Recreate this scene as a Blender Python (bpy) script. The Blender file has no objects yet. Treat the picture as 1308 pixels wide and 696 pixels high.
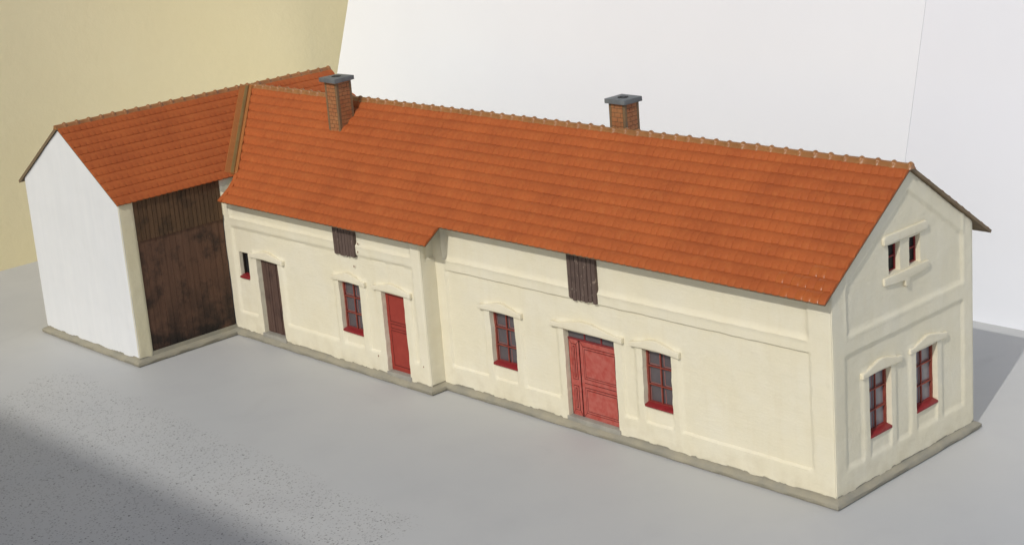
import bpy, bmesh, math, random
from mathutils import Vector, Matrix, noise
random.seed(4)
S = 0.01                      # everything below is in centimetres, the scene in metres
scene = bpy.context.scene
COL = scene.collection

# ------------------------------------------------------------------ dimensions
HR, YR, SP = 10.09, 4.2247, 0.6845            # ridge height, ridge y, pitch of main roof
CS = math.sqrt(1 + SP * SP)
O1, O2, O3 = 0.53, 1.2675, 0.933
V = 0.123
X1, D = -18.368, 0.754                         # step in the front wall
XB, XBL, XBR, YB = -31.589, -39.718, -35.803, -5.866
SB = 0.6753
CB = math.sqrt(1 + SB * SB)
XBE = -31.467                                  # barn eave
XEL = -31.11
YBK = 9.0
W = 8.0
HP, PP = 0.27, 0.18
VEND = X1 + 1.0

# ------------------------------------------------------------------ helpers
def nz(x, y, z=0.0): return noise.noise(Vector((x, y, z)))
def sst(a, b, x):
    t = min(1, max(0, (x - a) / (b - a))); return t * t * (3 - 2 * t)

class Frame:
    def __init__(s, o, u, v, n): s.o, s.u, s.v, s.n = Vector(o), Vector(u), Vector(v), Vector(n)
    def __call__(s, u, v, n=0.0): return s.o + s.u * u + s.v * v + s.n * n
X, Y, Z = (1, 0, 0), (0, 1, 0), (0, 0, 1)
WORLD = Frame((0, 0, 0), X, Y, Z)
F_MAIN = Frame((0, 0, 0), X, Z, (0, -1, 0))
F_LEFT = Frame((0, -D, 0), X, Z, (0, -1, 0))
F_GABLE = Frame((0, 0, 0), Y, Z, X)
F_STEP = Frame((X1, 0, 0), Y, Z, X)
F_BARN = Frame((XB, 0, 0), Y, Z, X)
F_BGAB = Frame((0, YB, 0), X, Z, (0, -1, 0))

class MB:
    def __init__(s): s.v, s.f, s.m = [], [], []
    def add(s, vs, fs, mi=0):
        b = len(s.v); s.v += [tuple(p) for p in vs]
        for f in fs: s.f.append([b + i for i in f]); s.m.append(mi)
    def box(s, F, u0, u1, v0, v1, n0, n1, mi=0):
        P = [F(u, v, n) for n in (n0, n1) for v in (v0, v1) for u in (u0, u1)]
        s.add(P, [(0, 2, 3, 1), (4, 5, 7, 6), (0, 1, 5, 4), (2, 6, 7, 3), (0, 4, 6, 2), (1, 3, 7, 5)], mi)
    def prism(s, F, poly, n0, n1, mi=0):
        k = len(poly); P = [F(u, v, n0) for u, v in poly] + [F(u, v, n1) for u, v in poly]
        s.add(P, [list(range(k))[::-1], list(range(k, 2 * k))] + [(i, (i + 1) % k, k + (i + 1) % k, k + i) for i in range(k)], mi)
    def build(s, name, mats, parent=None, bevel=0, seg=2, sharp=35, recalc=True, smooth=True, wob=0):
        me = bpy.data.meshes.new(name)
        bm = bmesh.new()
        vs = [bm.verts.new(Vector(p) * S) for p in s.v]
        for f, mi in zip(s.f, s.m):
            ids = []
            for i in f:
                if i not in ids: ids.append(i)
            if len(ids) < 3: continue
            try: fc = bm.faces.new([vs[i] for i in ids])
            except ValueError: continue
            fc.material_index = mi; fc.smooth = smooth
        if recalc: bmesh.ops.recalc_face_normals(bm, faces=bm.faces[:])
        if bevel:
            bmesh.ops.bevel(bm, geom=[e for e in bm.edges if len(e.link_faces) == 2 and e.calc_face_angle(0) > 0.35],
                            offset=bevel * S, segments=seg, profile=0.6, affect='EDGES', clamp_overlap=True)
            for fc in bm.faces: fc.smooth = smooth
        if wob:
            for v in bm.verts:
                c = v.co / S
                v.co += Vector((nz(c.x * 1.7, c.y * 1.7, c.z * 1.7), nz(c.x * 1.7 + 9, c.y * 1.7, c.z * 1.7), nz(c.x * 1.7, c.y * 1.7 + 9, c.z * 1.7))) * wob * S
        bm.to_mesh(me); bm.free()
        for m in (mats if isinstance(mats, (list, tuple)) else [mats]): me.materials.append(m)
        if smooth: me.set_sharp_from_angle(angle=math.radians(sharp))
        o = bpy.data.objects.new(name, me); COL.objects.link(o)
        if parent: o.parent = parent
        return o

def tag(o, label=None, cat=None, group=None, kind=None):
    for k, v in (('label', label), ('category', cat), ('group', group), ('kind', kind)):
        if v: o[k] = v
    return o
def empty(name, loc=(0, 0, 0)):
    o = bpy.data.objects.new(name, None); o.empty_display_size = 0.02
    o.location = Vector(loc) * S; COL.objects.link(o); return o

# ------------------------------------------------------------------ materials
class NT:
    def __init__(s, name):
        s.mat = bpy.data.materials.new(name); s.mat.use_nodes = True
        s.t = s.mat.node_tree; s.n = s.t.nodes; s.bsdf = s.n['Principled BSDF']
        tc = s.n.new('ShaderNodeTexCoord'); mp = s.n.new('ShaderNodeMapping')
        mp.inputs['Scale'].default_value = (100, 100, 100)
        s.t.links.new(tc.outputs['Object'], mp.inputs['Vector']); s.co = mp.outputs['Vector']
    def lk(s, a, b): s.t.links.new(a, b)
    def val(s, sock, x):
        if hasattr(x, 'is_output'): s.lk(x, sock)
        else: sock.default_value = x
    def scaled(s, sc, rot=(0, 0, 0)):
        mp = s.n.new('ShaderNodeMapping'); mp.inputs['Scale'].default_value = sc; mp.inputs['Rotation'].default_value = rot
        s.lk(s.co, mp.inputs['Vector']); return mp.outputs['Vector']
    def noise(s, scale, detail=3, rough=0.55, co=None, dist=0.0):
        n = s.n.new('ShaderNodeTexNoise'); n.inputs['Scale'].default_value = scale; n.inputs['Detail'].default_value = detail
        n.inputs['Roughness'].default_value = rough; n.inputs['Distortion'].default_value = dist
        s.lk(co or s.co, n.inputs['Vector']); return n.outputs['Fac']
    def voro(s, scale, co=None, feature='F1', out='Distance', rand=1.0):
        n = s.n.new('ShaderNodeTexVoronoi'); n.feature = feature; n.inputs['Scale'].default_value = scale
        n.inputs['Randomness'].default_value = rand; s.lk(co or s.co, n.inputs['Vector']); return n.outputs[out]
    def ramp(s, fac, stops):
        n = s.n.new('ShaderNodeValToRGB'); e = n.color_ramp.elements
        while len(e) < len(stops): e.new(0.5)
        for el, (p, c) in zip(e, stops):
            el.position = p; el.color = (c, c, c, 1) if isinstance(c, (int, float)) else (*c, 1)
        s.lk(fac, n.inputs['Fac']); return n.outputs['Color']
    def mix(s, fac, a, b, mode='MIX'):
        n = s.n.new('ShaderNodeMix'); n.data_type = 'RGBA'; n.blend_type = mode
        s.val(n.inputs[0], fac)
        for sock, x in ((n.inputs[6], a), (n.inputs[7], b)):
            if isinstance(x, tuple): sock.default_value = (*x[:3], 1)
            else: s.lk(x, sock)
        return n.outputs[2]
    def math(s, op, a, b=0.0, c=None, clamp=False):
        n = s.n.new('ShaderNodeMath'); n.operation = op; n.use_clamp = clamp
        s.val(n.inputs[0], a); s.val(n.inputs[1], b)
        if c is not None: s.val(n.inputs[2], c)
        return n.outputs[0]
    def xyz(s):
        n = s.n.new('ShaderNodeSeparateXYZ'); s.lk(s.co, n.inputs[0]); return n.outputs
    def bump(s, h, strength=0.3, dist=0.01):
        n = s.n.new('ShaderNodeBump'); n.inputs['Strength'].default_value = strength; n.inputs['Distance'].default_value = dist * S
        s.lk(h, n.inputs['Height']); s.lk(n.outputs['Normal'], s.bsdf.inputs['Normal'])
    def out(s, col, rough=0.6, spec=0.3):
        s.val(s.bsdf.inputs['Base Color'], (*col, 1) if isinstance(col, tuple) else col)
        s.val(s.bsdf.inputs['Roughness'], rough); s.bsdf.inputs['Specular IOR Level'].default_value = spec
        return s.mat

def m_cream(name, base=(0.735, 0.685, 0.52), stain=(0.62, 0.54, 0.36), white=(0.75, 0.715, 0.585)):
    k = NT(name)
    a = k.noise(0.55, 4, 0.6)
    streak = k.noise(1.0, 4, 0.6, k.scaled((3.5, 3.5, 0.45)))
    fine = k.noise(1.0, 3, 0.6, k.scaled((1.6, 1.6, 14)))
    c = k.mix(k.ramp(a, [(0.40, 0.0), (0.72, 0.7)]), base, white)
    c = k.mix(k.ramp(streak, [(0.52, 0.0), (0.85, 0.22)]), c, stain)
    z = k.xyz()[2]
    dirt = k.math('MULTIPLY', k.ramp(k.math('DIVIDE', z, 8.0), [(0.03, 1.0), (0.16, 0.0)]), k.ramp(k.noise(1.8, 4), [(0.42, 0.0), (0.75, 0.5)]))
    c = k.mix(dirt, c, (0.52, 0.46, 0.33))
    c = k.mix(k.ramp(k.noise(14, 2), [(0.25, 0.05), (0.45, 0.0)]), c, (0.45, 0.38, 0.25))
    h = k.math('ADD', k.math('MULTIPLY', fine, 0.6), k.noise(7, 3))
    k.bump(h, 0.24, 0.05)
    return k.out(c, 0.62, 0.25)
M_CREAM = m_cream('cream_paint')
M_TRIM = m_cream('cream_trim_paint', (0.715, 0.66, 0.50), (0.62, 0.54, 0.36))
M_POST = m_cream('post_paint', (0.69, 0.63, 0.43), (0.6, 0.52, 0.32), (0.72, 0.67, 0.49))

def m_white():
    k = NT('white_card')
    s_ = k.noise(1.0, 4, 0.6, k.scaled((2.2, 2.2, 0.25)))
    c = k.mix(k.ramp(s_, [(0.35, 0.0), (0.75, 0.6)]), (0.73, 0.745, 0.755), (0.66, 0.68, 0.70))
    k.bump(k.noise(3.0, 3, 0.5, k.scaled((1.5, 1.5, 0.4))), 0.15, 0.05)
    return k.out(c, 0.6, 0.2)
M_WHITE = m_white()

def m_tile(name, base, dark, lite, rough=0.45):
    k = NT(name)
    big = k.noise(0.5, 4, 0.65); mid = k.noise(3.2, 3); fine = k.noise(22, 2)
    c = k.mix(k.ramp(big, [(0.35, 0.0), (0.7, 0.8)]), base, dark)
    c = k.mix(k.ramp(mid, [(0.5, 0.0), (0.8, 0.55)]), c, lite)
    c = k.mix(k.ramp(fine, [(0.55, 0.0), (0.75, 0.25)]), c, dark)
    k.bump(k.math('ADD', fine, mid), 0.2, 0.02)
    return k.out(c, k.ramp(k.noise(1.2, 3), [(0.3, rough - 0.08), (0.7, rough + 0.12)]), 0.28)
M_TILE = m_tile('roof_tile', (0.425, 0.110, 0.031), (0.335, 0.082, 0.025), (0.455, 0.140, 0.040), 0.62)
M_TILE.node_tree.nodes['Principled BSDF'].inputs['Specular IOR Level'].default_value = 0.14
M_GLOSSPATCH = m_tile('glue_spilt_tile', (0.44, 0.12, 0.028), (0.34, 0.08, 0.02), (0.5, 0.17, 0.05), 0.22)
M_RIDGE = m_tile('ridge_tile_paint', (0.34, 0.15, 0.05), (0.24, 0.10, 0.035), (0.40, 0.19, 0.068), 0.34)
M_RIDGE.node_tree.nodes['Principled BSDF'].inputs['Specular IOR Level'].default_value = 0.42
M_VALLEY = m_tile('valley_paint', (0.38, 0.135, 0.035), (0.30, 0.11, 0.03), (0.40, 0.17, 0.05), 0.5)
M_GROOVE = m_tile('groove_paint', (0.26, 0.17, 0.055), (0.2, 0.12, 0.04), (0.3, 0.2, 0.08), 0.5)
M_UNDER = m_tile('roof_underside', (0.20, 0.145, 0.085), (0.13, 0.095, 0.06), (0.25, 0.18, 0.10), 0.7)

def m_brick():
    k = NT('chimney_brick')
    c = k.mix(k.ramp(k.noise(2.3, 3), [(0.3, 0.0), (0.7, 1.0)]), (0.33, 0.125, 0.052), (0.38, 0.185, 0.08))
    c = k.mix(k.ramp(k.noise(9, 2), [(0.55, 0.0), (0.8, 0.5)]), c, (0.25, 0.12, 0.06))
    k.bump(k.noise(12, 2), 0.3, 0.03)
    return k.out(c, 0.6, 0.25)
M_BRICK = m_brick()
def m_simple(name, a, b, scale=3.0, rough=0.6, spec=0.25, bump=0.2, co=None):
    k = NT(name)
    cc = k.scaled(co) if co else None
    n = k.noise(scale, 4, 0.6, cc)
    c = k.mix(k.ramp(n, [(0.32, 0.0), (0.7, 1.0)]), a, b)
    c = k.mix(k.ramp(k.noise(scale * 6, 2), [(0.55, 0.0), (0.8, 0.35)]), c, b)
    k.bump(k.noise(scale * 4, 3, 0.6, cc), bump, 0.03)
    return k.out(c, rough, spec)
M_MORTAR = m_simple('chimney_mortar', (0.17, 0.105, 0.055), (0.12, 0.085, 0.05), 3)
M_CORNER = m_simple('chimney_corner', (0.225, 0.14, 0.068), (0.16, 0.12, 0.075), 3)
M_CAP = m_simple('slate_cap', (0.16, 0.175, 0.18), (0.11, 0.12, 0.125), 2.5, 0.5)
M_BLACK = m_simple('flue_black', (0.012, 0.012, 0.013), (0.02, 0.02, 0.02), 3)
M_PLINTH = m_simple('plinth_paint', (0.345, 0.315, 0.235), (0.26, 0.25, 0.205), 1.3, 0.6, 0.25, 0.4)
M_STEP = m_simple('step_paint', (0.36, 0.345, 0.29), (0.27, 0.26, 0.23), 2)
M_REDWIN = m_simple('window_red', (0.20, 0.036, 0.027), (0.28, 0.072, 0.046), 4, 0.45)
M_SILL = m_simple('sill_red', (0.27, 0.022, 0.026), (0.21, 0.018, 0.02), 4, 0.4)
M_MAROON = m_simple('attic_maroon', (0.25, 0.036, 0.036), (0.18, 0.026, 0.028), 4, 0.5)
M_REDDOOR = m_simple('door_red', (0.32, 0.046, 0.032), (0.27, 0.036, 0.026), 2.0, 0.5)
M_PINKDOOR = m_simple('door_pale_red', (0.39, 0.066, 0.050), (0.46, 0.135, 0.108), 4.5, 0.5)
M_LINE = m_simple('ink_line', (0.085, 0.012, 0.010), (0.06, 0.01, 0.01), 4)
M_CHIP = m_simple('bare_speck', (0.20, 0.06, 0.03), (0.15, 0.05, 0.03), 5)

def m_wood(name, a, b, grime, gz=2.2, worn=None):
    k = NT(name)
    g = k.noise(1.0, 5, 0.65, k.scaled((6, 6, 0.5)))
    c = k.mix(k.ramp(g, [(0.3, 0.0), (0.7, 1.0)]), a, b)
    p = k.noise(0.85, 6, 0.68)
    c = k.mix(k.ramp(p, [(0.50, 0.0), (0.66, 0.8)]), c, grime)
    z = k.xyz()[2]
    low = k.math('MULTIPLY', k.ramp(k.math('DIVIDE', z, gz), [(0.15, 1.0), (0.95, 0.0)]), k.ramp(k.noise(1.0, 5, 0.65), [(0.36, 0.1), (0.58, 1.0)]))
    if worn is None: c = k.mix(low, c, grime)
    else: c = k.mix(k.ramp(k.noise(5.5, 4, 0.7, k.scaled((1.6, 1.6, 0.7))), [(0.60, 0.0), (0.68, 0.75)]), c, worn)
    k.bump(k.math('ADD', g, k.noise(9, 3)), 0.5, 0.03)
    return k.out(c, 0.65, 0.2)
M_BARNUP = m_wood('barn_board_wood', (0.082, 0.048, 0.027), (0.135, 0.078, 0.041), (0.03, 0.023, 0.016), gz=0.5)
M_BARNLO = m_wood('barn_door_wood', (0.105, 0.055, 0.035), (0.145, 0.078, 0.05), (0.024, 0.019, 0.016), gz=3.6)
M_PLANK = m_wood('brown_door_wood', (0.085, 0.05, 0.04), (0.12, 0.075, 0.058), (0.05, 0.03, 0.025), gz=0.6)
M_HATCH = m_wood('hatch_wood', (0.095, 0.066, 0.055), (0.13, 0.092, 0.078), (0.06, 0.042, 0.036), worn=(0.36, 0.28, 0.22))
M_GAP = m_simple('gap_dark', (0.018, 0.013, 0.010), (0.025, 0.018, 0.012), 3)

def m_glass():
    k = NT('window_pane')
    c = k.mix(k.noise(1.3, 2), (0.075, 0.062, 0.068), (0.12, 0.105, 0.11))
    k.bump(k.noise(1.1, 2), 0.1, 0.05)
    return k.out(c, 0.16, 0.5)
M_GLASS = m_glass()
def m_glass2():
    k = NT('light_toned_pane')  # paler copy of the pane, the gable's light is put into the colour
    c = k.mix(k.noise(1.3, 2), (0.20, 0.19, 0.205), (0.28, 0.27, 0.29))
    return k.out(c, 0.2, 0.5)
M_GLASS2 = m_glass2()

def m_table():
    k = NT('tabletop_grey')
    big = k.noise(0.06, 4, 0.6); mid = k.noise(0.35, 5, 0.6)
    c = k.mix(k.ramp(big, [(0.35, 0.0), (0.65, 1.0)]), (0.48, 0.488, 0.484), (0.52, 0.52, 0.505))
    c = k.mix(k.ramp(mid, [(0.5, 0.0), (0.8, 0.35)]), c, (0.42, 0.42, 0.425))
    # speckled laminate patch in the near left corner
    x, y, z = k.xyz()
    edge = k.math('MULTIPLY', k.math('SUBTRACT', k.noise(0.8, 4), 0.5), 1.6)
    ylim = k.math('ADD', k.math('MULTIPLY', x, -0.033), -9.15)            # y < ylim
    a = k.ramp(k.math('ADD', k.math('SUBTRACT', ylim, y), k.math('ADD', edge, 0.35)), [(0.0, 0.0), (0.7, 1.0)])
    xl = k.math('ADD', k.math('SUBTRACT', x, k.math('MULTIPLY', y, -0.34)), 37.5)
    b = k.ramp(k.math('ADD', xl, edge), [(0.0, 0.0), (0.7, 1.0)])
    r = k.ramp(k.math('ADD', k.math('SUBTRACT', -9.3, x), edge), [(0.0, 0.0), (0.7, 1.0)])
    reg = k.math('MULTIPLY', k.math('MULTIPLY', a, b), r)
    def specks(sc, thr, dens, co):
        d = k.voro(sc, co)
        rnd = k.voro(sc, co, out='Color')
        sp = k.n.new('ShaderNodeSeparateColor'); k.lk(rnd, sp.inputs[0])
        size = k.math('MULTIPLY', sp.outputs[0], thr)
        on = k.math('LESS_THAN', d, size); keep = k.math('LESS_THAN', sp.outputs[1], dens)
        return k.math('MULTIPLY', on, keep), sp.outputs[2]
    s1, t1 = specks(14, 0.47, 0.9, k.scaled((1, 0.8, 1), (0, 0, 0.3)))
    s2, t2 = specks(8.0, 0.31, 0.30, k.scaled((1, 0.8, 1), (0, 0, -0.4)))
    c1 = k.mix(t1, (0.10, 0.095, 0.09), (0.33, 0.33, 0.325))
    c2 = k.mix(t2, (0.05, 0.045, 0.04), (0.2, 0.19, 0.18))
    c = k.mix(k.math('MULTIPLY', k.math('MULTIPLY', s1, reg), 0.62), c, c1)
    c = k.mix(k.math('MULTIPLY', k.math('MULTIPLY', s2, reg), 0.72), c, c2)
    # stray crumbs and smudges on the plain part
    s3, t3 = specks(0.28, 0.035, 0.35, k.co)
    c = k.mix(k.math('MULTIPLY', s3, 0.75), c, (0.16, 0.14, 0.13))
    c = k.mix(k.ramp(k.noise(0.22, 6, 0.7, dist=1.0), [(0.60, 0.0), (0.78, 0.3)]), c, (0.36, 0.355, 0.35))
    k.bump(k.noise(9, 3), 0.12, 0.03)
    return k.out(c, 0.55, 0.25)
M_TABLE = m_table()
def m_yellow():
    k = NT('yellow_plaster')
    c = k.mix(k.ramp(k.noise(0.05, 4), [(0.35, 0.0), (0.65, 1.0)]), (0.86, 0.755, 0.45), (0.88, 0.785, 0.50))
    c = k.mix(k.ramp(k.noise(0.5, 5, 0.7), [(0.5, 0.0), (0.8, 0.10)]), c, (0.70, 0.59, 0.36))
    k.bump(k.noise(2.2, 4, 0.6), 0.25, 0.08)
    return k.out(c, 0.8, 0.15)
M_YELLOW = m_yellow()
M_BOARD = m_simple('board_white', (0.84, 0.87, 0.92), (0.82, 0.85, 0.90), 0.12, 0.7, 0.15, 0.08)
M_BOARD2 = m_simple('board_white_falloff', (0.815, 0.843, 0.905), (0.795, 0.823, 0.885), 0.12, 0.7, 0.15, 0.08)  # same white card, light falloff put into it as a duller colour
M_CASTER = m_simple('caster_wood', (0.22, 0.14, 0.08), (0.16, 0.10, 0.06), 0.1, 0.7)

# ------------------------------------------------------------------ setting
mb = MB(); mb.box(WORLD, -400, 400, -400, 400, -3, 0)
tabletop = tag(mb.build('tabletop', M_TABLE, smooth=False), kind='structure')

mb = MB()
def wx(y): return -52 + 0.009 * min(max(y, 0), 26) ** 2 + (0.468 * (y - 26) if y > 26 else 0)  # bend made up so the far part catches more sun
ys = [-60 + 2 * i for i in range(61)]
mb.add([(wx(y) - b, y, z) for b in (0, 3) for z in (0, 45) for y in ys], [])
ny = len(ys); mb.f = []; mb.m = []
for i in range(ny - 1):
    for q in ((i, i + 1, ny + i + 1, ny + i), (2 * ny + i + 1, 2 * ny + i, 3 * ny + i, 3 * ny + i + 1), (ny + i, ny + i + 1, 3 * ny + i + 1, 3 * ny + i), (i + 1, i, 2 * ny + i, 2 * ny + i + 1)):
        mb.f.append(list(q)); mb.m.append(0)
mb.f += [[0, ny, 3 * ny, 2 * ny], [ny - 1, 3 * ny - 1, 4 * ny - 1, 2 * ny - 1]]; mb.m += [0, 0]
yw = tag(mb.build('plaster_wall', M_YELLOW), 'pale yellow plaster wall at the left behind the white end of the barn', 'wall')

board = tag(empty('backdrop_board', (-10, 18, 0)), 'tall plain white card backdrop standing behind the model house', 'backdrop')
OB = Vector((-10, 18, 0))
FB = Frame(Vector((0, 17.9, 0)) - OB, X, Z, (0, -1, 0))
def bx(z, e): return -46.96 + 0.41 * (z - 7.61) if e == 0 else -9.01 + 0.163 * (z - 6.57)
mb = MB(); mb.prism(FB, [(-47.4, 0), (bx(0, 1) - 0.005, 0), (bx(26, 1) - 0.005, 26), (bx(26, 0), 26), (bx(6.6, 0), 6.6)], -0.02, 0)
mb.build('card_panel', M_BOARD, board, smooth=False)
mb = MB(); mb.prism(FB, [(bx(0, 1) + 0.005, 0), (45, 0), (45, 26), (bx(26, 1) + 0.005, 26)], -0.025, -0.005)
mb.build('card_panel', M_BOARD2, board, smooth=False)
mb = MB(); mb.prism(FB, [(bx(0, 1) - 2, 0), (bx(0, 1) + 2, 0), (bx(26, 1) + 2, 26), (bx(26, 1) - 2, 26)], -0.20, -0.03)
mb.build('joint_strip', M_BOARD, board, smooth=False)

# ------------------------------------------------------------------ the model house
house = tag(empty('model_house', (0, 0, 0)), 'cream model farmhouse with orange tiled roof, red doors and a dark barn wing', 'model house')

def ztop(y): return HR - SP * abs(y - YR) - 0.13
def zbtop(x): return HR - SB * abs(x - XBR) - 0.13

def coords(a, b, step, edges=()):
    n = max(1, round((b - a) / step)); L = [a + (b - a) * i / n for i in range(n + 1)]
    E = []
    for e in edges: E += [e - 0.006, e + 0.006]
    L = [x for x in L if all(abs(x - e) > 0.022 for e in edges) or x in (L[0], L[-1])]
    return sorted(L + [e for e in E if a < e < b])

def rectmask(u, v, r, soft):
    d = min(u - r[0], r[1] - u, v - r[2], r[3] - v)
    return sst(-soft / 2, soft / 2, d)
def bead(u, v, r, w):
    d = min(u - r[0], r[1] - u, v - r[2], r[3] - v)
    return math.exp(-(d / w) ** 2)

def skin(mb, F, u0, u1, v0, top, panels, bands, openings, seed, depth=0.35, step=0.075, vmax=None, rag=True, beads=(), soft=(1, 1), rel=0.085):
    us = coords(u0, u1, step, [o[0] for o in openings] + [o[1] for o in openings])
    vm = vmax or max(top(u) for u in us)
    vs = coords(v0, vm, step, [o[2] for o in openings] + [o[3] for o in openings])
    P, idx, ok = [], {}, {}
    for j, v in enumerate(vs):
        for i, u in enumerate(us):
            inop = any(o[0] < u < o[1] and o[2] < v < o[3] for o in openings)
            pm = 0.0
            for r in panels: pm = max(pm, rectmask(u, v, r, 0.09))
            for r in bands: pm *= 1 - rectmask(u, v, r, 0.10)
            h = -rel * pm
            for r in beads: h += 0.035 * bead(u, v, r, 0.07)
            h += 0.02 * nz(u * 0.7, v * 0.7, seed) + 0.011 * nz(u * 2.3, v * 2.3, seed + 5)
            ed = min(u - u0, u1 - u)
            ed = min((u - u0) if soft[0] else 9, (u1 - u) if soft[1] else 9)
            h *= sst(0, 0.12, ed)
            h -= 0.035 * (1 - sst(0, 0.09, ed))
            if inop: h = -depth
            wu = 0.022 * nz(u * 2.1, v * 2.1, seed + 11) + 0.012 * nz(u * 6, v * 6, seed + 3)
            wv = 0.020 * nz(u * 2.1, v * 2.1, seed + 17)
            k = sst(0, 0.3, ed)
            uu, vv = u + wu * k, v + wv
            if j == 0 and rag:
                vv = v + 0.03 + 0.07 * nz(u * 1.3, seed) + 0.03 * nz(u * 5, seed + 2) + 0.012 * nz(u * 17, seed) + (0.05 if nz(u * 0.9, seed + 31) > 0.12 else 0) + (0.04 if nz(u * 2.7, seed + 33) > 0.2 else 0)
            t = top(u); c = vv >= t - 1e-6
            if c: vv = t
            idx[i, j] = len(P); ok[i, j] = c; P.append(F(uu, vv, h))
    fs = []
    for j in range(len(vs) - 1):
        for i in range(len(us) - 1):
            q = [(i, j), (i + 1, j), (i + 1, j + 1), (i, j + 1)]
            if all(ok[a] for a in q): continue
            fs.append([idx[a] for a in q])
    mb.add(P, fs)

# openings (u0,u1,v0,v1)
W_SMALL = (-30.89, -30.24, 2.80, 3.92)
D_BROWN = (-29.50, -27.94, 0.42, 3.80)
W_LEFT = (-23.72, -22.37, 1.68, 3.77)
D_RED = (-20.97, -19.60, 0.42, 3.76)
W_MID = (-15.48, -14.17, 1.67, 3.72)
D_DBL = (-11.60, -9.15, 0.42, 3.74)
W_RIGHT = (-7.86, -6.58, 1.71, 3.72)
G_A = (1.89, 3.10, 1.75, 3.79)
G_B = (4.53, 5.79, 1.75, 3.80)
A_A = (3.16, 3.79, 6.79, 7.73)
A_B = (4.33, 4.94, 6.78, 7.71)

zl = ztop(-D)
def band(o, side=0.36, top=0.25, bot=1.08): return [(o[0] - side, o[0] + 0.04, bot - 0.05, o[3] + top), (o[1] - 0.04, o[1] + side, bot - 0.05, o[3] + top), (o[0] - side, o[1] + side, o[3] - 0.05, o[3] + top)]
mb = MB()
ops = [W_MID, D_DBL, W_RIGHT]
skin(mb, F_MAIN, X1 - 0.12, 0, HP, lambda u: ztop(0), [(-17.85, -0.88, 1.05, 4.94), (-17.85, -0.9, 5.40, 9)], sum([band(o) for o in ops], []), ops, 3.1, beads=[(-17.85, -0.9, 5.40, 9)], soft=(0, 1))
skin(mb, F_STEP, -D, 0.12, HP, lambda u: ztop(0) if u > -0.01 else ztop(u), [(-0.45, 0.5, 5.4, 9)], [], [], 7.7, rag=True, soft=(1, 0))
ops = [W_SMALL, D_BROWN, W_LEFT, D_RED]
skin(mb, F_LEFT, XB - 0.1, X1, HP, lambda u: zl, [(-31.15, -18.95, 1.12, 5.04), (-31.15, -18.95, 5.45, 9)], sum([band(o) for o in ops[1:]], []), ops, 12.4, beads=[(-31.15, -18.95, 5.45, 9)], soft=(0, 1))
# solid body behind the plastered faces
core = [(0.42, 0), (W - 0.15, 0), (W - 0.15, ztop(W)), (YR, HR - 0.25), (0.42, ztop(0.42))]
mb.prism(Frame((0, 0, 0), Y, Z, X), core, XB + 0.1, -0.42)
mb.box(WORLD, XB + 0.1, X1 - 0.12, -D + 0.42, 1.0, 0, ztop(-0.35))
mb.box(WORLD, XB - 0.3, XB - 0.01, -0.80, 1.2, 5.5, zbtop(XB) + 0.02)
mb.box(WORLD, XB - 0.02, XEL + 0.3, -0.2, 1.2, 6.0, 6.9)
mb.box(WORLD, XB + 0.05, -0.02, W - 0.16, W, 0.1, ztop(W))
# bare specks where paint has chipped
for (F, u, v) in [(F_LEFT, -18.75, 1.05), (F_LEFT, -21.55, 0.95), (F_LEFT, -22.55, 4.55), (F_LEFT, -22.15, 5.55), (F_LEFT, -22.2, 5.2)]:
    r = 0.035; P = [F(u, v, 0.018)]; n = 8
    P += [F(u + r * math.cos(t * math.tau / n), v + 1.4 * r * math.sin(t * math.tau / n), 0.0) for t in range(n)]
    mb.add(P, [(0, 1 + i, 1 + (i + 1) % n) for i in range(n)], 1)
mb.build('wall', [M_CREAM, M_CHIP], house, recalc=False, sharp=42)

mb = MB()
class GablePanel: pass
def gtop(u): return ztop(u)
ops = [G_A, G_B, A_A, A_B]
# upper pentagon panel: recess follows the slopes -> build with custom mask through many narrow rects is avoided by a wrapper
_old = rectmask
def rectmask(u, v, r, soft):
    if len(r) == 5:                       # gable panel: left, right, bottom, (unused), inset below the slope
        d = min(u - r[0], r[1] - u, v - r[2], (ztop(u) - v) / CS - r[4])
        return sst(-soft / 2, soft / 2, d)
    return _old(u, v, r, soft)
skin(mb, F_GABLE, 0, W, HP, gtop, [(0.68, 7.38, 1.10, 4.80), (0.76, 7.40, 5.42, 0, 0.55)], sum([band(o, 0.33, 0.22, 1.12) for o in ops[:2]], []), ops, 21.3, depth=0.33, beads=[(0.76, 7.40, 5.42, 12)], rel=0.062)
mb.build('gable_wall', M_CREAM, house, recalc=False, sharp=42)

# ---- barn walls
mb = MB()
skin(mb, F_BGAB, XBL, XB, HP, zbtop, [], [], [], 33.0, step=0.12)
mb.build('gable_wall', M_WHITE, house, recalc=False, sharp=42)['label'] = 'bare white end wall of the barn wing'
mb = MB()
mb.prism(Frame((0, 0, 0), X, Z, (0, -1, 0)), [(XBL + 0.05, 0), (XB - 0.25, 0), (XB - 0.25, zbtop(XB) - 0.1), (XBR, HR - 0.3), (XBL + 0.05, zbtop(XBL))], -8.85, -YB - 0.12)
mb.box(WORLD, XBL, XBL + 0.06, YB + 0.06, 8.85, HP - 0.02, zbtop(XBL) - 0.02)
mb.prism(Frame((0, 8.85, 0), X, Z, (0, 1, 0)), [(XBL, 0.1), (XB, 0.1), (XB, zbtop(XB)), (XBR, HR - 0.21), (XBL, zbtop(XBL))], 0, 0.06)
mb.build('barn_wall', M_WHITE, house, smooth=False)
mb = MB(); skin(mb, F_BARN, YB, -5.15, HP, lambda u: zbtop(XB) + 0.05, [], [], [], 41.0, step=0.06)
mb.box(F_BARN, YB + 0.02, -5.16, HP, zbtop(XB), -0.3, -0.045)
mb.box(F_BARN, YB + 0.03, -5.155, HP, zbtop(XB) - 0.05, -0.3, -0.04)
mb.build('corner_post', M_POST, house, recalc=False, sharp=42)

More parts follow.
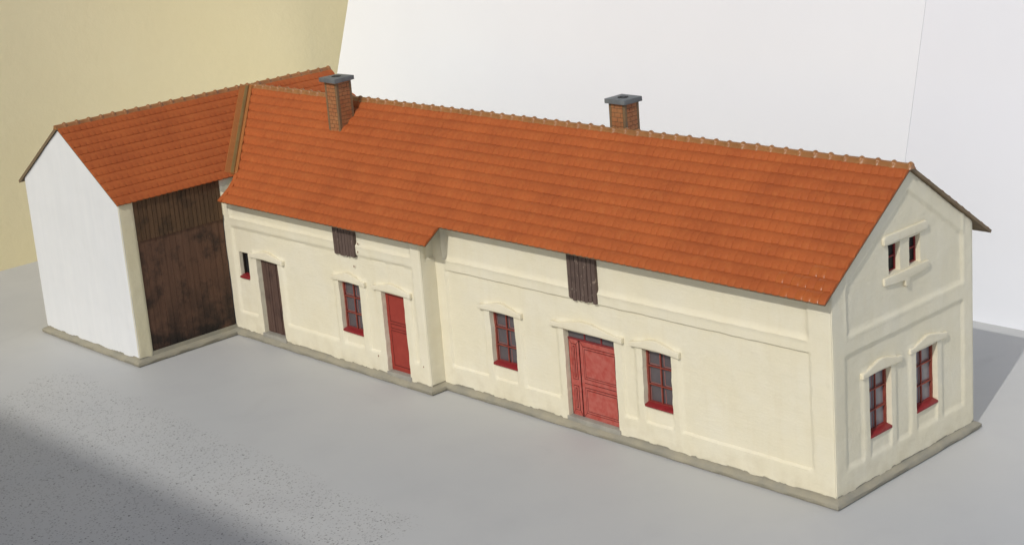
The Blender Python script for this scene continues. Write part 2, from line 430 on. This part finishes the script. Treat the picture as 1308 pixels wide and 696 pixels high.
# barn door: upper boards over a lower door
bd = empty('barn_door'); bd.parent = house
def boards(mb, F, u0, u1, v0, v1, n0, n1, w, gap, vj=0.0, mi=0, shape=None):
    n = max(1, round((u1 - u0) / w)); w = (u1 - u0) / n
    for i in range(n):
        a, b = u0 + i * w + gap / 2, u0 + (i + 1) * w - gap / 2
        dn = random.uniform(-0.012, 0.012); jv = random.uniform(-vj, vj)
        mb.box(F, a, b, v0 + jv, v1, n0, n1 + dn, mi)
mb = MB(); boards(mb, F_BARN, -5.14, -0.80, 5.33, zbtop(XB) + 0.05, -0.16, -0.02, 0.215, 0.022)
mb.box(F_BARN, -5.14, -0.79, 5.345, zbtop(XB), -0.2, -0.075, 1)
mb.build('board_panel', [M_BARNUP, M_GAP], bd, smooth=False)
mb = MB(); boards(mb, F_BARN, -5.14, -0.80, 0.26, 5.335, -0.2, -0.07, 0.31, 0.009)
mb.box(F_BARN, -5.14, -0.79, 0.27, 5.33, -0.24, -0.115, 1)
mb.build('door_leaf', [M_BARNLO, M_GAP], bd, smooth=False)

# ---- plinth
foot = [(0, 0), (0, W), (XB, W), (XB, 8.9), (XBL, 8.9), (XBL, YB), (XB, YB), (XB, -D), (X1, -D), (X1, 0)]
def offset(poly, d):
    out = []; n = len(poly)
    for i in range(n):
        p0, p1, p2 = Vector(poly[i - 1]), Vector(poly[i]), Vector(poly[(i + 1) % n])
        e1, e2 = (p1 - p0).normalized(), (p2 - p1).normalized()
        n1, n2 = Vector((e1.y, -e1.x)), Vector((e2.y, -e2.x))
        b = (n1 + n2); out.append(p1 + b * (d / (1 + n1.dot(n2))))
    return out
prof = [(PP - 0.07, 0.0), (PP, 0.05), (PP + 0.01, 0.17), (PP - 0.06, 0.235), (0.03, 0.275), (-0.012, 0.29), (-0.03, 0.46)]
rings = [offset(foot, d) for d, z in prof]
mb = MB(); P = []; per = []
for k, (d, z) in enumerate(prof):
    cnt = 0
    for i in range(len(foot)):
        a, b = rings[k][i], rings[k][(i + 1) % len(foot)]
        n = max(2, int((Vector(foot[i]) - Vector(foot[(i + 1) % len(foot)])).length / 0.22))
        for t in range(n):
            p = a.lerp(b, t / n)
            j = 0.022 if 0 < k < 5 else 0
            e = 0.3 if t == 0 else 1
            P.append((p.x + e * j * nz(p.x * 1.5, p.y * 1.5, k * 3.0), p.y + e * j * nz(p.x * 1.5, p.y * 1.5, k * 3.0 + 20), z + (0.03 * nz(p.x * 1.1, p.y * 1.1, 4) if 1 < k < 6 else 0)))
            cnt += 1
N = cnt
mb.add(P, [(k * N + i, k * N + (i + 1) % N, (k + 1) * N + (i + 1) % N, (k + 1) * N + i) for k in range(len(prof) - 1) for i in range(N)])
mb.build('plinth', M_PLINTH, house, sharp=50)

# ---- windows
def lintel(F, o, parent, x0, x1, rise=0.20, h=0.18, d=0.085):
    z0 = o[3] + 0.03; xm = (x0 + x1) / 2; w = x1 - x0
    poly = [(x0, z0 - 0.02), (x0, z0 + h * 0.95), (x0 + w * 0.11, z0 + h + 0.01), (xm - w * 0.07, z0 + h + rise), (xm + w * 0.05, z0 + h + rise),
            (x1 - w * 0.11, z0 + h + 0.01), (x1, z0 + h * 0.95), (x1, z0 - 0.05), (x1 - 0.14, z0 - 0.03), (xm, z0 + 0.03), (x0 + 0.14, z0)]
    mb = MB(); mb.prism(F, poly, -0.1, d)
    mb.build('lintel', M_TRIM, parent, bevel=0.042, seg=3, wob=0.025)

def window(F, o, lx=None, rows=3, cols=2, name='window', frame_m=M_REDWIN, pane_m=M_GLASS, sill=True, dn=-0.20, bar=0.045, label=None):
    t = empty(name); t.parent = house
    if label: t['label'] = label
    u0, u1, v0, v1 = o[0] - 0.02, o[1] + 0.02, o[2] - 0.02, o[3] + 0.02
    mb = MB(); fw = 0.095
    for a in ((u0, u0 + fw, v0, v1), (u1 - fw, u1, v0, v1), (u0 + fw, u1 - fw, v0, v0 + fw), (u0 + fw, u1 - fw, v1 - fw, v1)):
        mb.box(F, *a, dn - 0.08, dn)
    for c in range(1, cols):
        x = u0 + (u1 - u0) * c / cols + random.uniform(-0.02, 0.02); mb.box(F, x - bar / 2, x + bar / 2, v0 + fw, v1 - fw, dn - 0.07, dn - 0.004)
    for r in range(1, rows):
        y = v0 + 0.06 + (v1 - v0 - 0.06) * r / rows + random.uniform(-0.015, 0.015); mb.box(F, u0 + fw, u1 - fw, y - bar / 2, y + bar / 2, dn - 0.066, dn + 0.008)
    fr = mb.build('window_frame', frame_m, t, bevel=0.012, seg=1, wob=0.012)
    mb = MB(); mb.box(F, u0 + 0.04, u1 - 0.04, v0 + 0.04, v1 - 0.04, dn - 0.13, dn - 0.085)
    mb.build('pane', pane_m, t, smooth=False)
    if cols > 1:      # inner casement seen through the outer one
        mb = MB(); b2 = 0.03
        for c in range(cols):
            a0 = u0 + (u1 - u0) * c / cols + 0.12; a1 = u0 + (u1 - u0) * (c + 1) / cols - 0.10
            for r in range(rows):
                c0 = v0 + (v1 - v0) * r / rows + 0.10; c1 = v0 + (v1 - v0) * (r + 1) / rows - 0.08
                for a in ((a0 - b2, a0, c0, c1), (a1, a1 + b2, c0, c1), (a0, a1, c0 - b2, c0)):
                    mb.box(F, *a, dn - 0.09, dn - 0.074)
        mb.build('inner_casement', M_INNER, t, smooth=False)
    if sill:
        mb = MB()
        k = -0.015
        P = [F(u0 - k, v0 - 0.06, -0.34), F(u1 + k, v0 - 0.06, -0.34), F(u1 + k, v0 - 0.05, 0.015), F(u0 - k, v0 - 0.05, 0.015),
             F(u0 - k, v0 + 0.12, -0.34), F(u1 + k, v0 + 0.12, -0.34), F(u1 + k, v0 + 0.03, 0.012), F(u0 - k, v0 + 0.03, 0.012)]
        mb.add(P, [(0, 1, 2, 3), (7, 6, 5, 4), (0, 4, 5, 1), (1, 5, 6, 2), (2, 6, 7, 3), (3, 7, 4, 0)])
        mb.build('sill', M_SILL, t, bevel=0.02, seg=2, wob=0.02)
    if lx: lintel(F, o, t, *lx, d=0.055 if F is F_GABLE else 0.085)
    return t
M_INNER = m_simple('inner_casement_red', (0.33, 0.15, 0.135), (0.25, 0.11, 0.10), 4, 0.5)
window(F_LEFT, W_SMALL, None, rows=1, cols=1, frame_m=M_GAP, pane_m=M_BLACK, dn=-0.24, label='tiny dark slit window with a red sill')
window(F_LEFT, W_LEFT, (-24.13, -21.95))
window(F_MAIN, W_MID, (-16.04, -13.72))
window(F_MAIN, W_RIGHT, (-8.38, -6.15))
window(F_GABLE, G_A, (1.50, 3.70), pane_m=M_GLASS2)
window(F_GABLE, G_B, (4.18, 6.38), pane_m=M_GLASS2)
aw = empty('attic_window'); aw.parent = house
for o in (A_A, A_B):
    mb = MB(); fw = 0.07; u0, u1, v0, v1 = o[0] - 0.02, o[1] + 0.02, o[2] - 0.02, o[3] + 0.02; dn = -0.22
    for a in ((u0, u0 + fw * 2, v0, v1), (u1 - fw, u1, v0, v1), (u0 + fw, u1 - fw, v0, v0 + fw), (u0 + fw, u1 - fw, v1 - fw, v1), (u0 + fw, u1 - fw, v0 + 0.48, v0 + 0.53)):
        mb.box(F_GABLE, *a, dn - 0.08, dn)
    f = mb.build('window_frame', M_MAROON, aw, bevel=0.01, seg=1, wob=0.012)
    mb = MB(); mb.box(F_GABLE, u0 + 0.03, u1 - 0.03, v0 + 0.03, v1 - 0.03, dn - 0.11, dn - 0.06)
    mb.build('pane', M_BLACK, aw, smooth=False)
mb = MB(); mb.prism(F_GABLE, [(2.84, 7.80), (2.84, 8.02), (2.95, 8.08), (5.2, 8.08), (5.32, 8.02), (5.32, 7.80)], -0.1, 0.04)
mb.build('lintel', M_TRIM, aw, bevel=0.035, seg=3, wob=0.03)
mb = MB(); mb.prism(F_GABLE, [(2.82, 6.74), (5.34, 6.74), (5.34, 6.52), (4.9, 6.47), (4.24, 6.42), (4.20, 6.22), (4.08, 6.18), (3.98, 6.24), (3.96, 6.42), (3.2, 6.46), (2.82, 6.5)], -0.1, 0.035)
mb.build('sill', M_TRIM, aw, bevel=0.03, seg=3, wob=0.03)

# ---- doors
def ring(mb, F, u0, u1, v0, v1, n, w, mi):
    for a in ((u0, u1, v0, v0 + w), (u0, u1, v1 - w, v1), (u0, u0 + w, v0 + w, v1 - w), (u1 - w, u1, v0 + w, v1 - w)):
        mb.box(F, *a, n - 0.02, n, mi)
def line(mb, F, a, b, w, n, mi):
    a, b = Vector(a), Vector(b); d = (b - a).normalized(); p = Vector((-d.y, d.x)) * w / 2
    mb.prism(F, [tuple(a - p), tuple(b - p), tuple(b + p), tuple(a + p)], n - 0.02, n, mi)
def step(F, o, parent, d=0.05):
    mb = MB(); mb.box(F, o[0] - 0.08, o[1] + 0.08, 0.18, o[2] + 0.03, -0.4, d)
    mb.build('step', M_STEP, parent, bevel=0.03, seg=2, wob=0.02)
LW = 0.024
dd = empty('door'); dd.parent = house; dd['label'] = 'wide pale red double door with a dark transom light'
n = -0.19; xd = -11.05
for (a, b, cross) in ((D_DBL[0] + 0.02, xd - 0.012, False), (xd + 0.012, D_DBL[1] + 0.02, True)):
    z0, z1 = 0.43, 3.36
    mb = MB(); mb.box(F_MAIN, a, b, z0, z1, n - 0.08, n, 0)
    m = 0.16 if cross else 0.13
    rects = [(a + m, b - m * 0.6, 1.93, z1 - 0.19), (a + m, b - m * 0.6, z0 + 0.19, 1.62)] if cross else [(a + m, b - m, 1.83, z1 - 0.17), (a + m, b - m, z0 + 0.22, 1.60)]
    for r in rects:
        ring(mb, F_MAIN, *r, n + 0.004, LW, 1)
        mb.box(F_MAIN, r[0] + LW, r[1] - LW, r[2] + LW, r[3] - LW, n - 0.02, n + 0.012, 0)
        g = 0.085
        ring(mb, F_MAIN, r[0] + g, r[1] - g, r[2] + g, r[3] - g, n + 0.016, LW * 0.9, 1)
        mb.box(F_MAIN, r[0] + g + LW, r[1] - g - LW, r[2] + g + LW, r[3] - g - LW, n - 0.02, n + 0.022, 0)
    R0, R1 = rects
    for p, q in (((R0[0], R0[3]), (a + 0.02, z1 - 0.02)), ((R1[0], R1[2]), (a + 0.02, z0 + 0.02)), ((R0[1], R0[3]), (b - 0.02, z1 - 0.02)), ((R1[1], R1[2]), (b - 0.02, z0 + 0.02))):
        line(mb, F_MAIN, p, q, LW * 0.8, n + 0.003, 1)
    ring(mb, F_MAIN, a, b, z0, z1, n + 0.002, LW * 0.7, 1)
    if cross:
        line(mb, F_MAIN, (a + m, 1.78), (b - 0.03, 1.78), LW, n + 0.005, 1)
    mb.build('door_leaf', [M_PINKDOOR, M_LINE], dd, smooth=False)
mb = MB(); a, b = D_DBL[0], D_DBL[1]
mb.box(F_MAIN, a, b, 3.37, 3.76, -0.3, -0.24)
tr = mb.build('transom_pane', M_GLASS, dd, smooth=False)
mb = MB()
mb.box(F_MAIN, a - 0.01, b + 0.01, 3.355, 3.40, -0.28, -0.185)
for i in (1, 2): x = a + (b - a) * i / 3; mb.box(F_MAIN, x - 0.025, x + 0.025, 3.395, 3.78, -0.28, -0.21)
mb.build('transom_bar', M_MAROON, dd, smooth=False)
lintel(F_MAIN, D_DBL, dd, -12.22, -8.72, rise=0.22)
step(F_MAIN, D_DBL, dd)

rd = empty('door'); rd.parent = house; rd['label'] = 'narrow plain red door left of the wall step'
a, b, z0, z1 = D_RED[0] + 0.0, D_RED[1] + 0.02, 0.43, 3.78
n = -0.2
mb = MB(); mb.box(F_LEFT, a, b, z0, z1, n - 0.08, n, 0)
mx = 0.17
ring(mb, F_LEFT, a + mx, b - 0.09, 2.50, z1 - 0.16, n + 0.004, LW, 1)
ring(mb, F_LEFT, a + mx, b - 0.09, 2.22, 2.42, n + 0.004, LW, 1)
ring(mb, F_LEFT, a + mx, b - 0.09, z0 + 0.22, 2.14, n + 0.004, LW, 1)
mb.box(F_LEFT, a + mx + 0.07, b - 0.16, z0 + 0.29, 2.07, n - 0.02, n + 0.012, 0)
mb.box(F_LEFT, a + mx + 0.07, b - 0.16, 2.57, z1 - 0.23, n - 0.02, n + 0.012, 0)
mb.build('door_leaf', [M_REDDOOR, M_LINE], rd, smooth=False)
lintel(F_LEFT, D_RED, rd, -21.46, -19.12)
step(F_LEFT, D_RED, rd)

bd2 = empty('door'); bd2.parent = house; bd2['label'] = 'dark brown plank door next to the barn'
mb = MB(); a, b = D_BROWN[0] + 0.0, D_BROWN[1] + 0.02
boards(mb, F_LEFT, a, b, 0.43, 3.82, -0.36, -0.24, 0.17, 0.016)
mb.box(F_LEFT, a, b, 0.44, 3.81, -0.38, -0.285, 1)
mb.build('door_leaf', [M_PLANK, M_GAP], bd2, smooth=False)
lintel(F_LEFT, D_BROWN, bd2, -29.95, -27.5)
step(F_LEFT, D_BROWN, bd2)

for F, u0, u1, v0, v1 in ((F_MAIN, -11.18, -9.78, 4.99, ztop(0) + 0.02), (F_LEFT, -23.72, -22.33, 4.95, zl + 0.02)):
    mb = MB(); n = 7; w = (u1 - u0) / n
    for i in range(n):
        a, c = u0 + i * w + 0.012, u0 + (i + 1) * w - 0.012
        dn = random.uniform(-0.012, 0.012)
        j0, j1 = random.uniform(-0.05, 0.05), random.uniform(-0.05, 0.05)
        mb.prism(F, [(a, v0 + j0), ((a + c) / 2, v0 + (j0 + j1) / 2 - 0.02), (c, v0 + j1), (c, v1), (a, v1)], -0.12, 0.05 + dn)
    mb.box(F, u0 + 0.02, u1 - 0.02, v0 + 0.06, v1, -0.14, 0.012, 1)
    mb.build('hatch', [M_HATCH, M_GAP], house, bevel=0.012, seg=1, wob=0.02)

# ------------------------------------------------------------------ roofs
ROW = 0.4754; TW = 0.29; SLAB0, SLAB1 = -0.088, -0.05
def prof_h(t): return 0.080 * math.sin(math.pi * (0.02 + 0.91 * t)) - 0.045 + 0.010 * t
def tiles(mb, F, rows, amin, amax, glossy=None, na=7, gr=1.0, drop=0.0):
    ts = [0.0, 0.16, 0.34, 0.52, 0.70, 0.86, 1.0]
    for k in rows:
        s0 = k * ROW
        A0 = min(amin(s0), amin(s0 + ROW)); A1 = amax(s0 + ROW * 0.5)
        j = math.floor(A0 / TW) - 1
        sh = (k % 2) * TW / 2 + random.uniform(-0.03, 0.03)
        while j * TW + sh < A1:
            l, r = j * TW + sh, j * TW + sh + TW
            j += 1
            if r <= A0: continue
            dh = random.uniform(-0.002, 0.002); ds = random.uniform(-0.006, 0.006); tilt = random.uniform(-0.003, 0.003)
            P = []; n = len(ts)
            for i in range(na):
                x = -1 + 2 * i / (na - 1); u = l + (r - l) * (0.5 + 0.497 * x)
                L = ROW * (1.0 + 0.07 * (1 - x * x) ** 0.8) + ds
                for t in ts:
                    s = s0 + t * L
                    uu = min(max(u, amin(s)), A1)
                    h = prof_h(t) + dh + tilt * x - gr * (0.003 + 0.014 * t) * abs(x) ** 6 + drop * t
                    P.append(F(uu, s, h))
                s = s0 + L
                P.append(F(min(max(u, amin(s)), A1), s - 0.006, -0.06))
            n += 1
            fs = [(i * n + q, i * n + q + 1, (i + 1) * n + q + 1, (i + 1) * n + q) for i in range(na - 1) for q in range(n - 1)]
            for i in (0, na - 1): fs.append([i * n + q for q in range(n)] if i == 0 else [i * n + q for q in range(n)][::-1])
            mi = 2 if glossy and glossy(0.5 * (l + r), s0) else 0
            mb.add(P, fs, mi)

# main front slope : u = x, v = distance down the slope
FR = Frame((0, YR, HR), X, (0, -1 / CS, -SP / CS), (0, -SP / CS, 1 / CS))
BK = Frame((0, YR, HR), X, (0, 1 / CS, -SP / CS), (0, SP / CS, 1 / CS))
L1 = ROW * 12; L2 = ROW * 14
yv = YR - (HR - (HR - SB * (XBE - XBR))) / SP
SV = (YR - yv) * CS
def left_front(s):
    if s <= SV: return XBR + s / CS * SP / SB
    return XBE + (XEL - XBE) * min(1, (s - SV) / 0.45) * 1.0
mb = MB()
slab = [(V, 0), (V, L1 + 0.03), (VEND, L1 + 0.03), (VEND, L2 + 0.03), (XEL, L2 + 0.03), (XEL - 0.02, SV + 0.75), (XEL - 0.15, SV + 0.32), (XBE, SV), (XBR, 0)]
mb.prism(FR, slab, SLAB0, SLAB1, 1)
# plain strip at the free left edge
mb.prism(FR, [(XEL, L2 + 0.03), (XEL - 0.02, SV + 0.75), (XEL - 0.15, SV + 0.32), (XBE + 0.02, SV + 0.02), (XBE + 0.28, SV + 0.02), (XEL + 0.12, SV + 0.32), (XEL + 0.24, SV + 0.75), (XEL + 0.24, L2 + 0.03)], SLAB1 - 0.02, 0.03, 0)
gloss = lambda u, s: u > -1.9 and 4.0 < s < 5.4 and random.random() < 0.45
tiles(mb, FR, range(0, 12), lambda s: left_front(s) + (0.15 if s > SV else 0), lambda s: V, gloss)
tiles(mb, FR, range(12, 14), lambda s: left_front(s) + 0.15, lambda s: VEND)
mb.build('roof_slope', [M_TILE, M_UNDER, M_GLOSSPATCH], house, sharp=38)
# main back slope
LB = (W + O3 - YR) * CS
mb = MB()
mb.prism(BK, [(XBR, 0), (XBR + LB / CS * SP / SB, LB), (V, LB), (V, 0)], SLAB0, SLAB1, 1)
mb.box(BK, V, V + 0.02, 0.02, LB + 0.02, SLAB0, 0.015, 1)  # added strip in underside brown, gives the verge its shade by colour
tiles(mb, BK, range(0, 12), lambda s: XBR + s / CS * SP / SB, lambda s: V)
mb.build('roof_slope', [M_TILE, M_UNDER], house, sharp=38)
# barn slopes : u = y, v = down the slope
BR = Frame((XBR, 0, HR), Y, (1 / CB, 0, -SB / CB), (SB / CB, 0, 1 / CB))
BL = Frame((XBR, 0, HR), Y, (-1 / CB, 0, -SB / CB), (-SB / CB, 0, 1 / CB))
LBR = (XBE - XBR) * CB; y0 = YB - 0.07
mb = MB()
mb.prism(BR, [(y0, 0), (y0, LBR), (yv, LBR), (YR, 0)], SLAB0, SLAB1, 1)
mb.prism(BR, [(YR, 0), (YBK, (YBK - YR) * SB / SP * 0 + (YBK - YR) * SP / SB * CB), (YBK, 0)], SLAB0, SLAB1, 1)
ROW_MAIN = ROW; ROW = LBR / 11
tiles(mb, BR, range(0, 11), lambda s: y0, lambda s: YR - s / CB * SB / SP, gr=0.5, drop=0.009)
tiles(mb, BR, range(0, 12), lambda s: YR + s / CB * SB / SP, lambda s: YBK, gr=0.5, drop=0.009)
mb.build('roof_slope', [M_TILE, M_UNDER], house, sharp=38)
mb = MB(); LBL = (XBR - (XBL - 0.35)) * CB
mb.prism(BL, [(y0, 0), (YBK, 0), (YBK, LBL), (y0, LBL)], SLAB0, SLAB1, 1)
ROW = LBL / 11
mb.box(BL, y0 - 0.02, y0, 0.02, LBL + 0.02, SLAB0 - 0.02, 0.02, 1)
tiles(mb, BL, range(0, 11), lambda s: y0, lambda s: YBK)
mb.build('roof_slope', [M_TILE, M_UNDER], house, sharp=38)
ROW = ROW_MAIN

# valley boards
mb = MB()
d1 = Vector((XBE - XBR, yv - YR, -SB * (XBE - XBR))); Lv = d1.length; d1.normalize()
nb, nm = Vector((SB, 0, 1)).normalized(), Vector((0, -SP, 1)).normalized()
sb_, sm_ = nb.cross(d1).normalized(), d1.cross(nm).normalized()
if sb_.y > 0: sb_ = -sb_
if sm_.x < 0: sm_ = -sm_
top = Vector((XBR, YR, HR))
def strip(side, nrm, w0, w1, h0, h1, mi, a=0.15, b=None):
    b = b or Lv
    P = [top + d1 * t + side * w + nrm * h for h in (h0, h1) for t, w in ((a, w0), (b, w0), (b, w1), (a, w1))]
    mb.add(P, [(3, 2, 1, 0), (4, 5, 6, 7), (0, 1, 5, 4), (1, 2, 6, 5), (2, 3, 7, 6), (3, 0, 4, 7)], mi)
strip(sb_, nb, 0.05, 0.43, -0.05, 0.075, 0)
strip(sm_, nm, 0.05, 0.22, -0.05, 0.075, 0)
strip(sb_, (nb + nm).normalized(), -0.02, 0.16, -0.05, 0.115, 1)
mb.build('valley_board', [M_VALLEY, M_GROOVE], house, bevel=0.02, seg=1, wob=0.03)

# ridge tiles
def ridge(name, p0, p1, seed, knobs=True, pitch=0.6):
    mb = MB(); p0, p1 = Vector(p0), Vector(p1); d = (p1 - p0); L = d.length; d.normalize()
    side = d.cross(Vector(Z)).normalized(); up = Vector(Z)
    n = round(L / pitch); pt = L / n; rings = []
    for i in range(n):
        j = random.uniform(-0.012, 0.012); r0 = 0.085
        kz = random.uniform(-0.01, 0.012)
        for f, r, lift in ((0.02, r0, 0), (0.66, r0, 0), (0.69, r0 + 0.014, 0.004), (0.74, r0 + 0.030, 0.010), (0.80, r0 + 0.038, 0.014), (0.86, r0 + 0.032, 0.010), (0.91, r0 + 0.015, 0.004), (0.95, r0, 0)):
            rings.append((p0 + d * (pt * (i + f)) + up * (lift + kz) + side * j, r))
    P = []; ns = 9
    for c, r in rings:
        for q in range(ns):
            a = math.pi * q / (ns - 1) * 1.12 - 0.06 * math.pi
            P.append(c + side * (r * 1.12 * math.cos(a)) + up * (r * math.sin(a) - 0.01))
        P.append(c + side * (-0.17) - up * 0.11); P.append(c + side * 0.17 - up * 0.11)
    M = ns + 2
    fs = [(i * M + q, (i + 1) * M + q, (i + 1) * M + (q + 1) % M, i * M + (q + 1) % M) for i in range(len(rings) - 1) for q in range(M)]
    fs += [list(range(M)), [(len(rings) - 1) * M + q for q in range(M)][::-1]]
    mb.add(P, fs)
    return mb.build(name, M_RIDGE, house, sharp=50)
ridge('ridge', (XBR + 0.1, YR, HR + 0.015), (V + 0.1, YR, HR + 0.015), 1)
ridge('ridge', (XBR, y0 - 0.08, HR + 0.015), (XBR, YBK + 0.06, HR + 0.015), 2)

# chimneys
def chimney(x0, x1, y0, y1, zb, zt, cap, lean=0.0):
    t = empty('chimney'); t.parent = house
    mb = MB(); mb.box(WORLD, x0 + 0.012, x1 - 0.012, y0 + 0.012, y1 - 0.012, zb, zt, 1)
    bh = 0.172; gap = 0.022
    for (F, w, oc) in ((Frame((x0, y0, 0), X, Z, (0, -1, 0)), x1 - x0, 0), (Frame((x1, y0, 0), Y, Z, X), y1 - y0, 1), (Frame((x1, y1, 0), (-1, 0, 0), Z, Y), x1 - x0, 0), (Frame((x0, y1, 0), (0, -1, 0), Z, (-1, 0, 0)), y1 - y0, 1)):
        e = 0.11; k = 0; z = zb
        while z < zt - 0.05:
            br = [e, e + (w - 2 * e) * (0.5 if (k + oc) % 2 else 0.98), w - e] if (k + oc) % 2 else [e, e + (w - 2 * e) * 0.28, e + (w - 2 * e) * 0.78, w - e]
            for a, b in zip(br, br[1:]):
                if b - a > 0.05:
                    mb.box(F, a + gap / 2, b - gap / 2, z + gap / 2, min(z + bh - gap / 2, zt), -0.05, 0.004 + random.uniform(-0.004, 0.006), 0)
            z += bh; k += 1
    c = 0.115
    for sx in (0, 1):
        for sy in (0, 1):
            a0 = x0 if sx == 0 else x1 - c; b0 = y0 if sy == 0 else y1 - c
            mb.box(WORLD, a0 - (0.003 if sx == 0 else -0.003), a0 + c + (0.003 if sx else -0.003), b0 - (0.003 if sy == 0 else -0.003), b0 + c + (0.003 if sy else -0.003), zb, zt, 2)
    mb.build('shaft', [M_BRICK, M_MORTAR, M_CORNER], t, wob=0.012, smooth=False)
    cx0, cx1, cy0, cy1 = cap
    mb = MB(); mb.box(WORLD, cx0, cx1, cy0, cy1, zt + 0.0, zt + 0.19)
    mb.build('cap', M_CAP, t, bevel=0.02, seg=2, wob=0.03)
    mb = MB(); cx, cy = (cx0 + cx1) / 2, (cy0 + cy1) / 2; n = 20
    P = []
    for r, z in ((0.215, zt + 0.15), (0.205, zt + 0.212), (0.10, zt + 0.212), (0.095, zt + 0.19)):
        P += [(cx + r * math.cos(i * math.tau / n), cy + r * math.sin(i * math.tau / n), z) for i in range(n)]
    mb.add(P, [(k * n + i, k * n + (i + 1) % n, (k + 1) * n + (i + 1) % n, (k + 1) * n + i) for k in range(3) for i in range(n)], 1)
    mb.add(P[3 * n:], [list(range(n))], 0)
    mb.build('flue', [M_CAP, M_BLACK], t, recalc=False, sharp=40)
    return t
chimney(-27.78, -26.98, 2.65, 3.46, 8.6, 11.10, (-27.92, -26.83, 2.47, 3.56))['label'] = 'taller brick chimney rising from the front slope by the barn'
chimney(-13.52, -12.72, 5.13, 5.90, 8.6, 10.83, (-13.63, -12.60, 5.0, 6.0))['label'] = 'brick chimney showing behind the ridge'

# ------------------------------------------------------------------ added unseen timber frame, made up to shade the near left of the table
SUN = Vector((0.303 * 0.7804, -0.953 * 0.7804, 0.6252)).normalized()      # towards the sun
h = 78.0
ye = -12.15 - h * (-SUN.y / SUN.z)
caster = tag(empty('shadow_caster', (40, ye - 10, 0)), 'made-up timber frame out of view behind the camera, added to cast a shadow', 'shadow_caster')
OP = Vector((40, ye - 10, 0))
mb = MB(); mb.box(WORLD, -130, 160, -2, 10, h - 12, h); mb.build('caster_beam', M_CASTER, caster, bevel=0.4)
for px in (-120, 150):
    mb = MB(); mb.box(WORLD, px - 6, px + 6, -6, 6, 0, h - 18); mb.build('caster_post', M_CASTER, caster, bevel=0.4)

# ------------------------------------------------------------------ camera
yaw, pitch, roll, f, px, py = -0.841, -0.2567, -0.085, 2086.909, 619.59, 287.644
import json
CAMP = dict(cx=28.154, cy=-38.8774, cz=22.386)
d = Vector((math.sin(yaw) * math.cos(pitch), math.cos(yaw) * math.cos(pitch), math.sin(pitch)))
r = Vector((math.cos(yaw), -math.sin(yaw), 0)); u = r.cross(d)
R = r * math.cos(roll) + u * math.sin(roll); U = -r * math.sin(roll) + u * math.cos(roll)
cam = bpy.data.cameras.new('camera'); co = bpy.data.objects.new('camera', cam); COL.objects.link(co)
M = Matrix((R, U, -d)).transposed().to_4x4(); M.translation = Vector((CAMP['cx'], CAMP['cy'], CAMP['cz'])) * S
co.matrix_world = M
cam.sensor_width = 36; cam.lens = f / 1308 * 36
cam.shift_x = (654 - px) / 1308; cam.shift_y = -(348 - py) / 1308
cam.clip_start = 0.01; cam.clip_end = 50
scene.camera = co

# ------------------------------------------------------------------ light
EL = math.asin(SUN.z); AZ = math.atan2(SUN.x, SUN.y)
world = bpy.data.worlds.new('World'); scene.world = world; world.use_nodes = True
nt = world.node_tree; bg = nt.nodes['Background']
sky = nt.nodes.new('ShaderNodeTexSky'); sky.sky_type = 'NISHITA'; sky.sun_disc = False
sky.sun_elevation = EL; sky.sun_rotation = AZ; sky.air_density = 1.0; sky.dust_density = 2.0; sky.ozone_density = 1.0
nt.links.new(sky.outputs[0], bg.inputs['Color']); bg.inputs['Strength'].default_value = 0.14
sl = bpy.data.lights.new('sun', 'SUN'); sl.energy = 2.6; sl.angle = math.radians(0.53); sl.color = (1.0, 0.965, 0.905)
so = bpy.data.objects.new('sun', sl); COL.objects.link(so)
so.rotation_euler = (-SUN).to_track_quat('-Z', 'Y').to_euler(); so.location = (0, 0, 2)

scene.view_settings.view_transform = 'Standard'; scene.view_settings.look = 'None'
scene.view_settings.exposure = -0.43; scene.view_settings.gamma = 1.0
